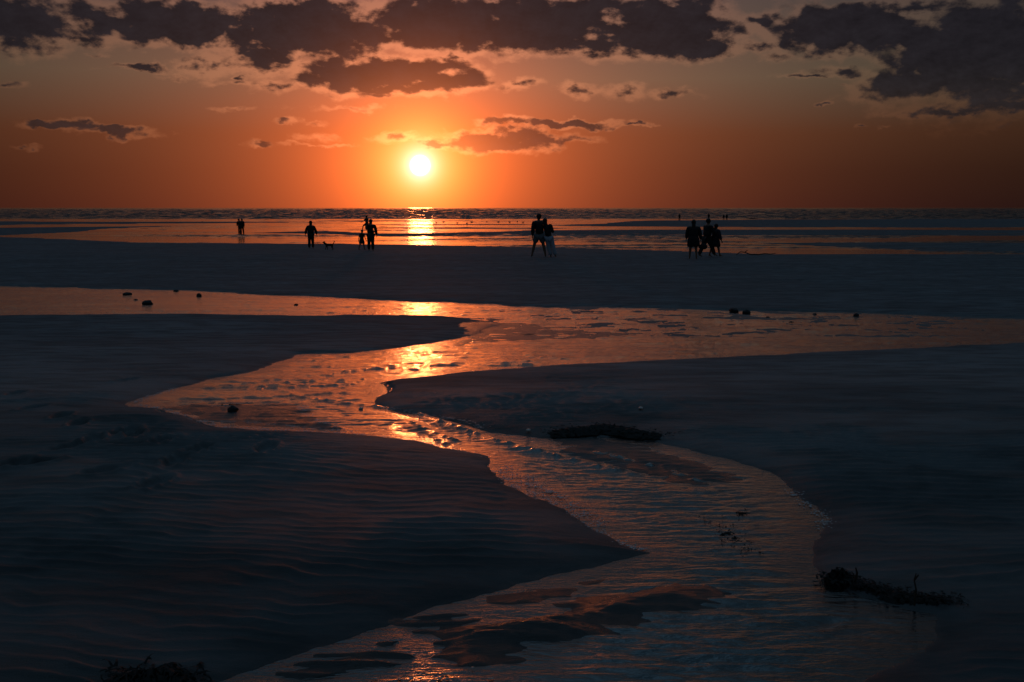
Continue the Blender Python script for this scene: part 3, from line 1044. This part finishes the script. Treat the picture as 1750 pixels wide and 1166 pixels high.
# ------------------------------------------------------------------ the people on the beach
person(410.4, 399.8, 374.4, 'person of the far left pair bowing the head, ankle deep in lagoon', yaw=20,
       legs=((8, 2, 6), (-6, 3, 4)), arms=((15, 4, 25), (5, 4, 15)), lean=(10, -5), nod=(18, -14), bulk=1.2, clothes=(('jacket', M_BLACK), ('trousers', M_BLACK), ('short_hair', M_HAIR)), hfac=1.03)
person(413.9, 400.2, 373.6, 'upright person in dark jacket at the right of the far left pair in the lagoon', yaw=-8,
       legs=((-10, 3, 8), (12, 3, 4)), arms=((8, 4, 20), (-6, 6, 14)), lean=(3, 1), bulk=1.2, clothes=(('jacket', M_NAVY), ('trousers', M_BLACK), ('short_hair', M_HAIR)))
person(532, 425.0, 378.0, 'hooded person walking alone with arms held out from the sides, left of the dog', yaw=4,
       legs=((6, 3, 6), (-5, 3, 4)), arms=((6, 26, 4), (4, 26, 4)), lean=(2, 0), bulk=1.05, clothes=(('hoodie', M_BLACK), ('trousers', M_BLACK), ('hood', M_BLACK)))
child, cp, _ = person(618.5, 427.2, 393.2, 'small child in a flared skirt walking beside the man with the cap', yaw=-35,
                      legs=((-12, 4, 10), (16, 4, 6)), arms=((-10, 26, 8), (10, 20, 10)), lean=(6, 0), bulk=1.1,
                      clothes=(('shirt', M_MAROON), ('skirt', M_NAVY), ('short_hair', M_HAIR)))
man, mp, MH = person(634, 428.4, 375.0, 'broad man in a cap carrying a little child against his left shoulder', yaw=3, bulk=1.3,
                     legs=((5, 2, 4), (-4, 2, 2)), arms=((70, 6, 85), (4, 12, 12)), lean=(2, 1),
                     clothes=(('jacket', M_BLACK), ('trousers', M_BLACK), ('cap', M_NAVY)))
cl = Vector(man.location) + Vector((-.20, .10, 1.10))
person(629, 388, 371, 'little child carried on the left arm of the man in the cap', yaw=150, loc=cl, H=.92,
       legs=((62, 16, 60), (62, 16, 60)), arms=((40, 20, 30), (40, 24, 30)), lean=(4, 0), clothes=(('shirt', M_BLACK), ('shorts', M_NAVY), ('short_hair', M_HAIR)))
person(921, 438.6, 364.6, 'tall man in pale shorts standing astride with an arm round the woman', yaw=3, bulk=1.2,
       legs=((0, 14, 0), (0, 13, 0)), arms=((-4, 6, 16), (14, 40, 50)), lean=(0, -1), nod=(0, 2),
       clothes=(('jacket', M_BLACK), ('shorts', M_GREY), ('short_hair', M_HAIR)))
person(937.5, 438.9, 373.4, 'woman in long pale trousers leaning against the tall man in shorts', yaw=-4, bulk=1.15,
       legs=((2, -13, 0), (0, 16, 2)), arms=((10, 4, 30), (20, 14, 60)), lean=(0, -13), nod=(0, -4), hfac=1.02,
       clothes=(('jacket', M_BLACK), ('trousers', M_PALE), ('long_hair', M_HAIR)))
wl, wp, WH = person(1184, 442.6, 376.2, 'woman in dark coat with bare legs and a bag, leftmost of three', yaw=-6, bulk=1.35,
                    legs=((4, 4, 4), (-4, 5, 2)), arms=((6, 9, 22), (2, 14, 6)), lean=(2, 0),
                    clothes=(('jacket', M_BLACK), ('long_coat', M_BLACK), ('long_hair', M_HAIR)))
person(1207.5, 438.8, 374.2, 'man in dark clothes striding to the right between two women', yaw=-66, bulk=1.3,
       legs=((-20, 3, 6), (25, 3, 4)), arms=((10, 12, 24), (28, 16, 30)), lean=(4, 0), hfac=1.02,
       clothes=(('jacket', M_BLACK), ('trousers', M_BLACK), ('short_hair', M_HAIR)))
person(1221.5, 438.6, 382.0, 'shorter woman in dark skirt beside the striding man, rightmost of three', yaw=-62, bulk=1.25,
       legs=((-16, 3, 6), (18, 3, 6)), arms=((22, 16, 40), (6, 12, 16)), lean=(4, 0),
       clothes=(('jacket', M_NAVY), ('skirt', M_BLACK), ('long_hair', M_HAIR)))
FG = 'far walkers on the flats near the sea'
for (x, y, t, lab, yw) in ((1161, 376.6, 365.4, 'tiny far walker near the sea, above the woman with the bag', 30),
                           (1211, 376.2, 364.4, 'stout far walker near the sea just above the striding man', -40),
                           (1236.5, 376.4, 366.4, 'left one of the two tiny far walkers right of the group of three', 10),
                           (1241.8, 376.4, 365.6, 'right one of the two tiny far walkers right of the group of three', -10)):
    person(x, y, t, lab, yaw=yw, legs=((8, 3, 5), (-8, 3, 5)), clothes=(('jacket', M_BLACK), ('trousers', M_BLACK), ('short_hair', M_HAIR)), group=FG, detail=False, bulk=1.15)

# handbag held by the left woman
hp = wl.matrix_basis @ wp['rpalm']
e = bpy.data.objects.new('handbag', None)
COL.objects.link(e)
e.location = Vector((hp.x + .10, hp.y, hp.z - .34))
tag(e, 'soft dark handbag hanging from the hand of the woman with bare legs', 'bag')
blob('bag_body', M_BLACK, e, (0, 0, .11), (.19, .07, .125), 5, .22)
hnd = []
for i in range(9):
    a = PI * i / 8
    hnd.append((-.09 + .10 * math.cos(a) - .01, 0, .18 + .15 * math.sin(a), .009, .009))
grow('strap', hnd, [(i, i + 1) for i in range(8)], M_BLACK, e, 0, 1)

# dog
dl = place(563, 427.0)
e = bpy.data.objects.new('dog', None)
COL.objects.link(e)
e.location = dl
e.rotation_euler = (0, 0, math.radians(24))
tag(e, 'small shaggy dog with tail up trotting between the hooded person and the child', 'dog')
dn = [(.02, 0, .27, .075, .07), (-.14, 0, .285, .085, .08), (.17, 0, .275, .065, .06), (-.24, 0, .36, .05, .05), (-.30, 0, .43, .052, .052), (-.39, 0, .41, .026, .026),
      (-.27, .03, .50, .016, .010), (-.27, -.03, .50, .016, .010),
      (.24, 0, .36, .030, .025), (.29, 0, .46, .030, .025), (.27, 0, .53, .018, .018)]
de = [(0, 1), (0, 2), (1, 3), (3, 4), (4, 5), (4, 6), (4, 7), (2, 8), (8, 9), (9, 10)]
for s, fx in ((.045, -.20), (-.045, -.11)):
    b = len(dn)
    dn += [(-.15, s, .20, .036, .034), (fx, s, .11, .020, .020), (fx + .01, s, .02, .016, .016), (fx - .03, s, .012, .014, .010)]
    de += [(1, b), (b, b + 1), (b + 1, b + 2), (b + 2, b + 3)]
for s, kx, hx in ((.045, .13, .25), (-.045, .15, .17)):
    b = len(dn)
    dn += [(.17, s, .20, .042, .036), (kx, s, .145, .026, .024), (hx, s, .085, .015, .015), (hx - .02, s, .018, .014, .013), (hx - .055, s, .012, .013, .009)]
    de += [(2, b), (b, b + 1), (b + 1, b + 2), (b + 2, b + 3), (b + 3, b + 4)]
grow('body', dn, de, M_FUR, e, 0, 1)


# ------------------------------------------------------------------ stones
def stone(px, py, w, h, label, seed, mat=None, name='stone', group=None, depth=.8, amp=.22, sub=3, flat=1.0):
    p = place(px, py, ZS if py > 470 else None)
    k = p.y / FPX
    ww, hh = w * k / 2, h * k
    o = blob(name, mat or M_ROCK, None, Vector((p.x, p.y, p.z + hh * .18)), (ww, ww * depth, hh * .62 * flat), seed, amp, sub, rotz=seed * .7)
    tag(o, label, name.replace('_', ' '), group)
    return o


stone(218, 504, 16, 6, 'flat dark stone in the left stream, upper left of the larger one', 1)
stone(252, 519.5, 20, 9, 'largest dark rounded stone in the left part of the upper stream', 2)
stone(340, 506.5, 11, 7, 'small pointed dark stone in the upper stream, rightmost of the left three', 3, amp=.35)
stone(301, 497.5, 10, 4, 'low wet stone on the far bank of the upper stream at left', 4)
stone(232, 512.5, 8, 3, 'tiny stone between the two rounded stones in the left stream', 5)
stone(506, 520, 8, 3.4, 'small flat stone alone in the middle of the upper stream', 6)
stone(1254, 533, 27, 7, 'long low dark stone on the far bank, left of the squarer one', 7, depth=.5)
stone(1275.5, 536, 15, 9, 'squarish dark stone on the far bank beside the long low one', 8, amp=.15)
stone(1463, 540, 10, 8, 'round dark stone at the far edge of the right stream', 9, amp=.12)
stone(1392, 538, 8, 4, 'small low stone left of the round stone in the right stream', 10)
stone(398, 701, 21, 12, 'dark lumpy stone on the wet bar inside the bend of the stream', 11, amp=.3)
stone(1312, 542, 7, 3, 'tiny stone in the shallows right of the squarish stone', 12)
stone(1352, 551, 8, 3, 'small flat stone in mottled shallows of the right stream', 13)

# ------------------------------------------------------------------ shells that catch the light on the far sand
SG = 'pale shells scattered on the far sand'
shl = [(445, 419.5), (496, 420.5), (590, 422.6), (596, 424), (621, 422.2), (626.5, 423), (639, 422.8), (655, 421.2), (663, 423), (683, 422.6), (690, 424), (705, 423.5), (713, 424.8),
       (720, 425.6), (728, 426.4), (742, 424), (747, 423.2), (795, 427.4), (793, 424.2), (844, 428.6), (855, 428.0), (886, 425.6), (897, 425.2), (912, 425), (925, 426.5), (960, 428), (1030, 431), (560, 421)]
for i, (x, y) in enumerate(shl):
    p = place(x, y)
    w = .055 + .035 * ((i * 37) % 10) / 10
    o = blob('shell', M_SHELL, None, Vector((p.x, p.y, p.z + w * .06)), (w, w * .8, w * .12), i, .1, 2, i)
    tag(o, 'pale shell glinting on the far sand near the waterline', 'shell', SG)
for x, y, lab in ((903, 735, 'single pale shell on the sand left of the seaweed heap'), (617 + 0, 699, 'bright foam-white shell at the edge of the bright water'), (1095, 699, 'pale shell lying out on the smooth right-hand sand')):
    p = place(x, y, ZS)
    o = blob('shell', M_SHELL, None, Vector((p.x, p.y, p.z + .006)), (.020, .015, .010), x, .1, 2, x)
    tag(o, lab, 'shell')

# ------------------------------------------------------------------ beads added to stand in for water glints near the camera
PG = 'added beads standing in for water glints in the nearest shallows'
glint_spots = [(642, 1156, 5), (636, 1157, 3), (682, 1154, 5), (702, 1158, 6), (718, 1156, 4), (719, 1153, 3), (729, 1163, 3), (751, 1160, 7), (757, 1163, 5), (762, 1146, 6), (768, 1153, 7), (764, 1156, 5),
       (772, 1153, 5), (764, 1164, 5), (841, 1156, 5), (836, 1161, 5), (823, 1165, 4), (845, 1164, 3), (808, 1139, 4), (925, 1164, 5), (931, 1163, 3), (700, 1165, 6), (710, 1164, 6), (658, 1163, 3), (690, 1165, 5), (740, 1165, 5)]
for i, (x, y, w) in enumerate(glint_spots):
    p = place(x, y, ZS)
    k = p.y / FPX * w * .8
    o = blob('glint_bead', M_GLINT, None, Vector((p.x, p.y, p.z + k * .16 + .004)), (k, k * .9, k * .14), i + 3, .12, 2, i)
    tag(o, 'small added bead standing in for an orange water glint in the nearest shallows', 'glint_bead', PG)

# ------------------------------------------------------------------ gulls resting on the flats
def gull(name_i, px, py, label, face):
    p = place(px, py)
    e = bpy.data.objects.new('gull', None)
    COL.objects.link(e)
    e.location = p
    e.rotation_euler = (0, 0, face)
    tag(e, label, 'bird', 'gulls standing on the far flats')
    grow('body', [(0, 0, .20, .085, .08), (.14, 0, .24, .055, .055), (.20, 0, .33, .035, .035), (.23, 0, .38, .042, .040), (-.16, 0, .20, .045, .04), (-.30, 0, .20, .018, .010)],
         [(0, 1), (1, 2), (2, 3), (0, 4), (4, 5)], M_GULL, e, 0, 1)
    for s in (-1, 1):
        grow('leg', [(.0, s * .03, .15, .010, .010), (.0, s * .03, .0, .008, .008), (.04, s * .03, .0, .010, .004)], [(0, 1), (1, 2)], M_BILL, e, 0, 0)
        blob('wing', M_GULL, e, (-.05, s * .075, .23), (.20, .022, .065), s, .05)
    grow('bill', [(.26, 0, .38, .012, .012), (.31, 0, .37, .005, .005)], [(0, 1)], M_BILL, e, 0, 0)


GP = [(704, 382.2), (745.5, 382.6), (758, 381.6), (781.5, 383.2), (798, 384.4), (806, 382), (832, 381.2), (852, 381.6), (871, 381.6), (884, 381), (894, 382), (346, 382.4)]
for i, (x, y) in enumerate(GP):
    if x == 781.5:
        lab = 'largest dark gull on the bright flats right of the sun path'
    elif x == 346:
        lab = 'lone gull on the flats at the left of the far pair'
    elif x == 704:
        lab = 'gull standing right in the path of sunlight on the flats'
    elif x == 894:
        lab = 'gull just left of the standing couple, last of the row'
    else:
        lab = 'tiny dark gull in the row on the flats between sun path and couple'
    gull(i, x, y, lab, i * 1.9)


# ------------------------------------------------------------------ seaweed heaps and driftwood
def weed(path, width, height, label, seed, nblade=260, tall=1.0):
    rs = random.Random(seed)
    pts_ = [place(x, y, ZS) for x, y in path]
    e = bpy.data.objects.new('seaweed_heap', None)
    COL.objects.link(e)
    org = sum(pts_, Vector()) / len(pts_)
    e.location = org
    tag(e, label, 'seaweed')
    vs, fs = [], []
    N_, M_ = 60, 9
    for i in range(N_ + 1):
        t = i / N_ * (len(pts_) - 1)
        k = min(int(t), len(pts_) - 2)
        c = pts_[k].lerp(pts_[k + 1], t - k) - org
        d = (pts_[k + 1] - pts_[k]).normalized()
        nrm = Vector((-d.y, d.x, 0))
        env = math.sin(PI * min(1, max(0, i / N_))) ** .45
        for j in range(M_ + 1):
            s = (j / M_ * 2 - 1)
            w = width * (.6 + .4 * env) * (.8 + .4 * rs.random())
            hh = height * env * (1 - s * s) * (.45 + .9 * rs.random())
            q = c + nrm * s * w * .5 + d * rs.uniform(-.01, .01)
            vs.append((q.x, q.y, q.z + hh - .012))
    for i in range(N_):
        for j in range(M_):
            a = i * (M_ + 1) + j
            fs.append((a, a + 1, a + M_ + 2, a + M_ + 1))
    me = bpy.data.meshes.new('mat_of_weed')
    me.from_pydata(vs, [], fs)
    me.polygons.foreach_set('use_smooth', np.ones(len(me.polygons), bool))
    link('weed_mat', me, M_WEED, e)
    vs, fs = [], []
    for b in range(nblade):
        t = rs.random() * (len(pts_) - 1)
        k = min(int(t), len(pts_) - 2)
        c = pts_[k].lerp(pts_[k + 1], t - k) - org
        c = c + Vector((rs.gauss(0, width * .22), rs.gauss(0, width * .28), height * .3))
        a = rs.uniform(0, 2 * PI)
        L = rs.uniform(.3, 1.2) * height * 1.15 * tall
        w = rs.uniform(.002, .006)
        lift = rs.uniform(-.1, .45)
        pr = c.copy()
        d = Vector((math.cos(a), math.sin(a), lift)).normalized()
        base = len(vs)
        sd_ = Vector((-math.sin(a), math.cos(a), .3)) * w
        for s in range(4):
            ww = 1 - s / 3.3
            vs += [tuple(pr - sd_ * ww), tuple(pr + sd_ * ww)]
            pr = pr + d * L / 3
            d = (d + Vector((rs.uniform(-.4, .4), rs.uniform(-.4, .4), -.35))).normalized()
        for s in range(3):
            q = base + s * 2
            fs.append((q, q + 1, q + 3, q + 2))
    me = bpy.data.meshes.new('fronds')
    me.from_pydata(vs, [], fs)
    o = link('fronds', me, M_WEED, e)
    o['kind'] = 'stuff'
    return e


weed([(937, 741), (975, 735), (1040, 731.5), (1090, 737), (1134, 743)], .20, .030, 'long dark strip of seaweed along the bank above the bend', 1)
weed([(1412, 989), (1432, 988), (1452, 990)], .10, .045, 'small round tuft of seaweed at the right bank of the stream', 2, 140)
weed([(1458, 996), (1490, 1002), (1530, 1012), (1590, 1018), (1640, 1022)], .10, .017, 'broad dark heap of seaweed with twigs on the right bank', 3, 420, 1.0)
weed([(190, 1163), (240, 1158), (285, 1158), (330, 1166)], .16, .035, 'tufted seaweed heap in the bottom left corner of the beach', 4, 320, 1.4)
weed([(1218, 885), (1240, 905), (1262, 925), (1278, 940)], .13, .014, 'dark weed trailing just under the surface in mid stream', 5, 120, .6)
weed([(1262, 880), (1276, 872)], .06, .012, 'little scrap of weed above the trailing one in mid stream', 6, 40, .6)


def branch(name, pts_, label, cat, rad, org):
    e = bpy.data.objects.new(name, None)
    COL.objects.link(e)
    e.location = org
    tag(e, label, cat)
    return e


sp = place(1562, 1033, ZS)
e = branch('twig', None, 'thin upright twig stuck in the sand at the right bank of the stream', 'twig', .01, sp)
grow('stem', [(0, 0, -.02, .004, .004), (.004, 0, .05, .0035, .0035), (-.002, .005, .08, .0026, .0026), (.003, .004, .105, .0018, .0018)], [(0, 1), (1, 2), (2, 3)], M_WOOD, e, 0, 1)
grow('side_shoot', [(-.002, .005, .08, .0024, .0024), (.014, .01, .098, .0016, .0016)], [(0, 1)], M_WOOD, e, 0, 0)
sp = place(1292, 435.5)
e = branch('driftwood_branch', None, 'thin arched branch washed up at the waterline right of the three walkers', 'driftwood', .01, sp)
nn = [(-.9, 0, .0, .02, .02), (-.72, 0, .15, .022, .022), (-.5, .05, .13, .024, .024), (-.25, .05, .03, .026, .026), (.1, 0, .03, .026, .026), (.4, 0, .07, .022, .022), (.65, 0, .05, .02, .02), (.9, 0, .09, .012, .012)]
grow('stem', nn, [(i, i + 1) for i in range(7)], M_WOOD, e, 3, 1)
grow('side_branch', [(-.5, .05, .13, .014, .014), (-.42, -.1, .22, .010, .010)], [(0, 1)], M_WOOD, e, 0, 0)
for (x, y, a, L, lab) in ((1460, 986, .5, .10, 'short upright twig standing in the right seaweed heap'), ):
    p = place(x, 996, ZS)
    e = branch('twig', None, lab, 'twig', .01, p)
    grow('stem', [(0, 0, 0, .004, .004), (.008, 0, .035, .003, .003), (.002, .0, .055, .002, .002)], [(0, 1), (1, 2)], M_WOOD, e, 0, 0)


# ------------------------------------------------------------------ foam along the edges of the stream
def foam(lines, n, spread, label):
    rs = np.random.default_rng(5)
    base = np.array([(1, 0, 0), (0, 1, 0), (-1, 0, 0), (0, -1, 0), (0, 0, .8), (.7, .7, .1), (-.7, .7, .1), (-.7, -.7, .1), (.7, -.7, .1)], float)
    ring = [0, 5, 1, 6, 2, 7, 3, 8]
    vs, fs = [], []
    segs = []
    for ln in lines:
        pl = poly_world(ln)
        for i in range(len(pl) - 1):
            segs.append((pl[i], pl[i + 1], np.hypot(*(pl[i + 1] - pl[i]))))
    wts = np.array([s[2] ** .7 for s in segs])
    wts /= wts.sum()
    pick = rs.choice(len(segs), n, p=wts)
    for i in pick:
        a, b, L = segs[i]
        t = rs.random()
        # bubbles gather in clusters
        t = (math.floor(t * L * 7) + rs.normal(.5, .16)) / (L * 7)
        p = a + (b - a) * np.clip(t, 0, 1) + rs.normal(0, spread, 2)
        z = height_at(p[0], p[1])
        zb = float(base_z(p[1]))
        z = max(z, zb + ZS + .003)
        if z > zb + ZS + .022:
            continue
        r = rs.uniform(.0014, .0050) * (1 + p[1] * .03)
        k = len(vs)
        for v in base:
            vs.append((p[0] + v[0] * r, p[1] + v[1] * r, z + v[2] * r * .3))
        for q in range(8):
            fs.append((k + ring[q], k + ring[(q + 1) % 8], k + 4))
    me = bpy.data.meshes.new('foam')
    me.from_pydata(vs, [], fs)
    o = link('foam', me, M_FOAM)
    tag(o, kind='stuff')
    tag(o, label, 'foam')
    return o


foam([[(232, 684), (280, 691), (320, 704), (370, 721), (430, 724), (500, 727), (560, 730), (640, 736), (700, 743), (770, 759), (830, 771)],
      [(228, 681), (250, 671), (300, 656)], [(330, 712), (420, 712), (520, 722), (600, 728)], [(640, 686), (700, 697), (790, 711), (830, 724)],
      [(850, 790), (870, 815), (930, 840), (970, 860), (1010, 890), (1060, 915), (1110, 930)], [(862, 784), (890, 812), (945, 830), (990, 858), (1030, 885)],
      [(900, 800), (925, 822), (960, 838)], [(1350, 826), (1390, 858), (1413, 872), (1404, 890)],
      [(515, 686), (522, 700), (545, 712), (585, 725)]], 3400, .018, 'fine line of pale foam bubbles along the edges of the stream')
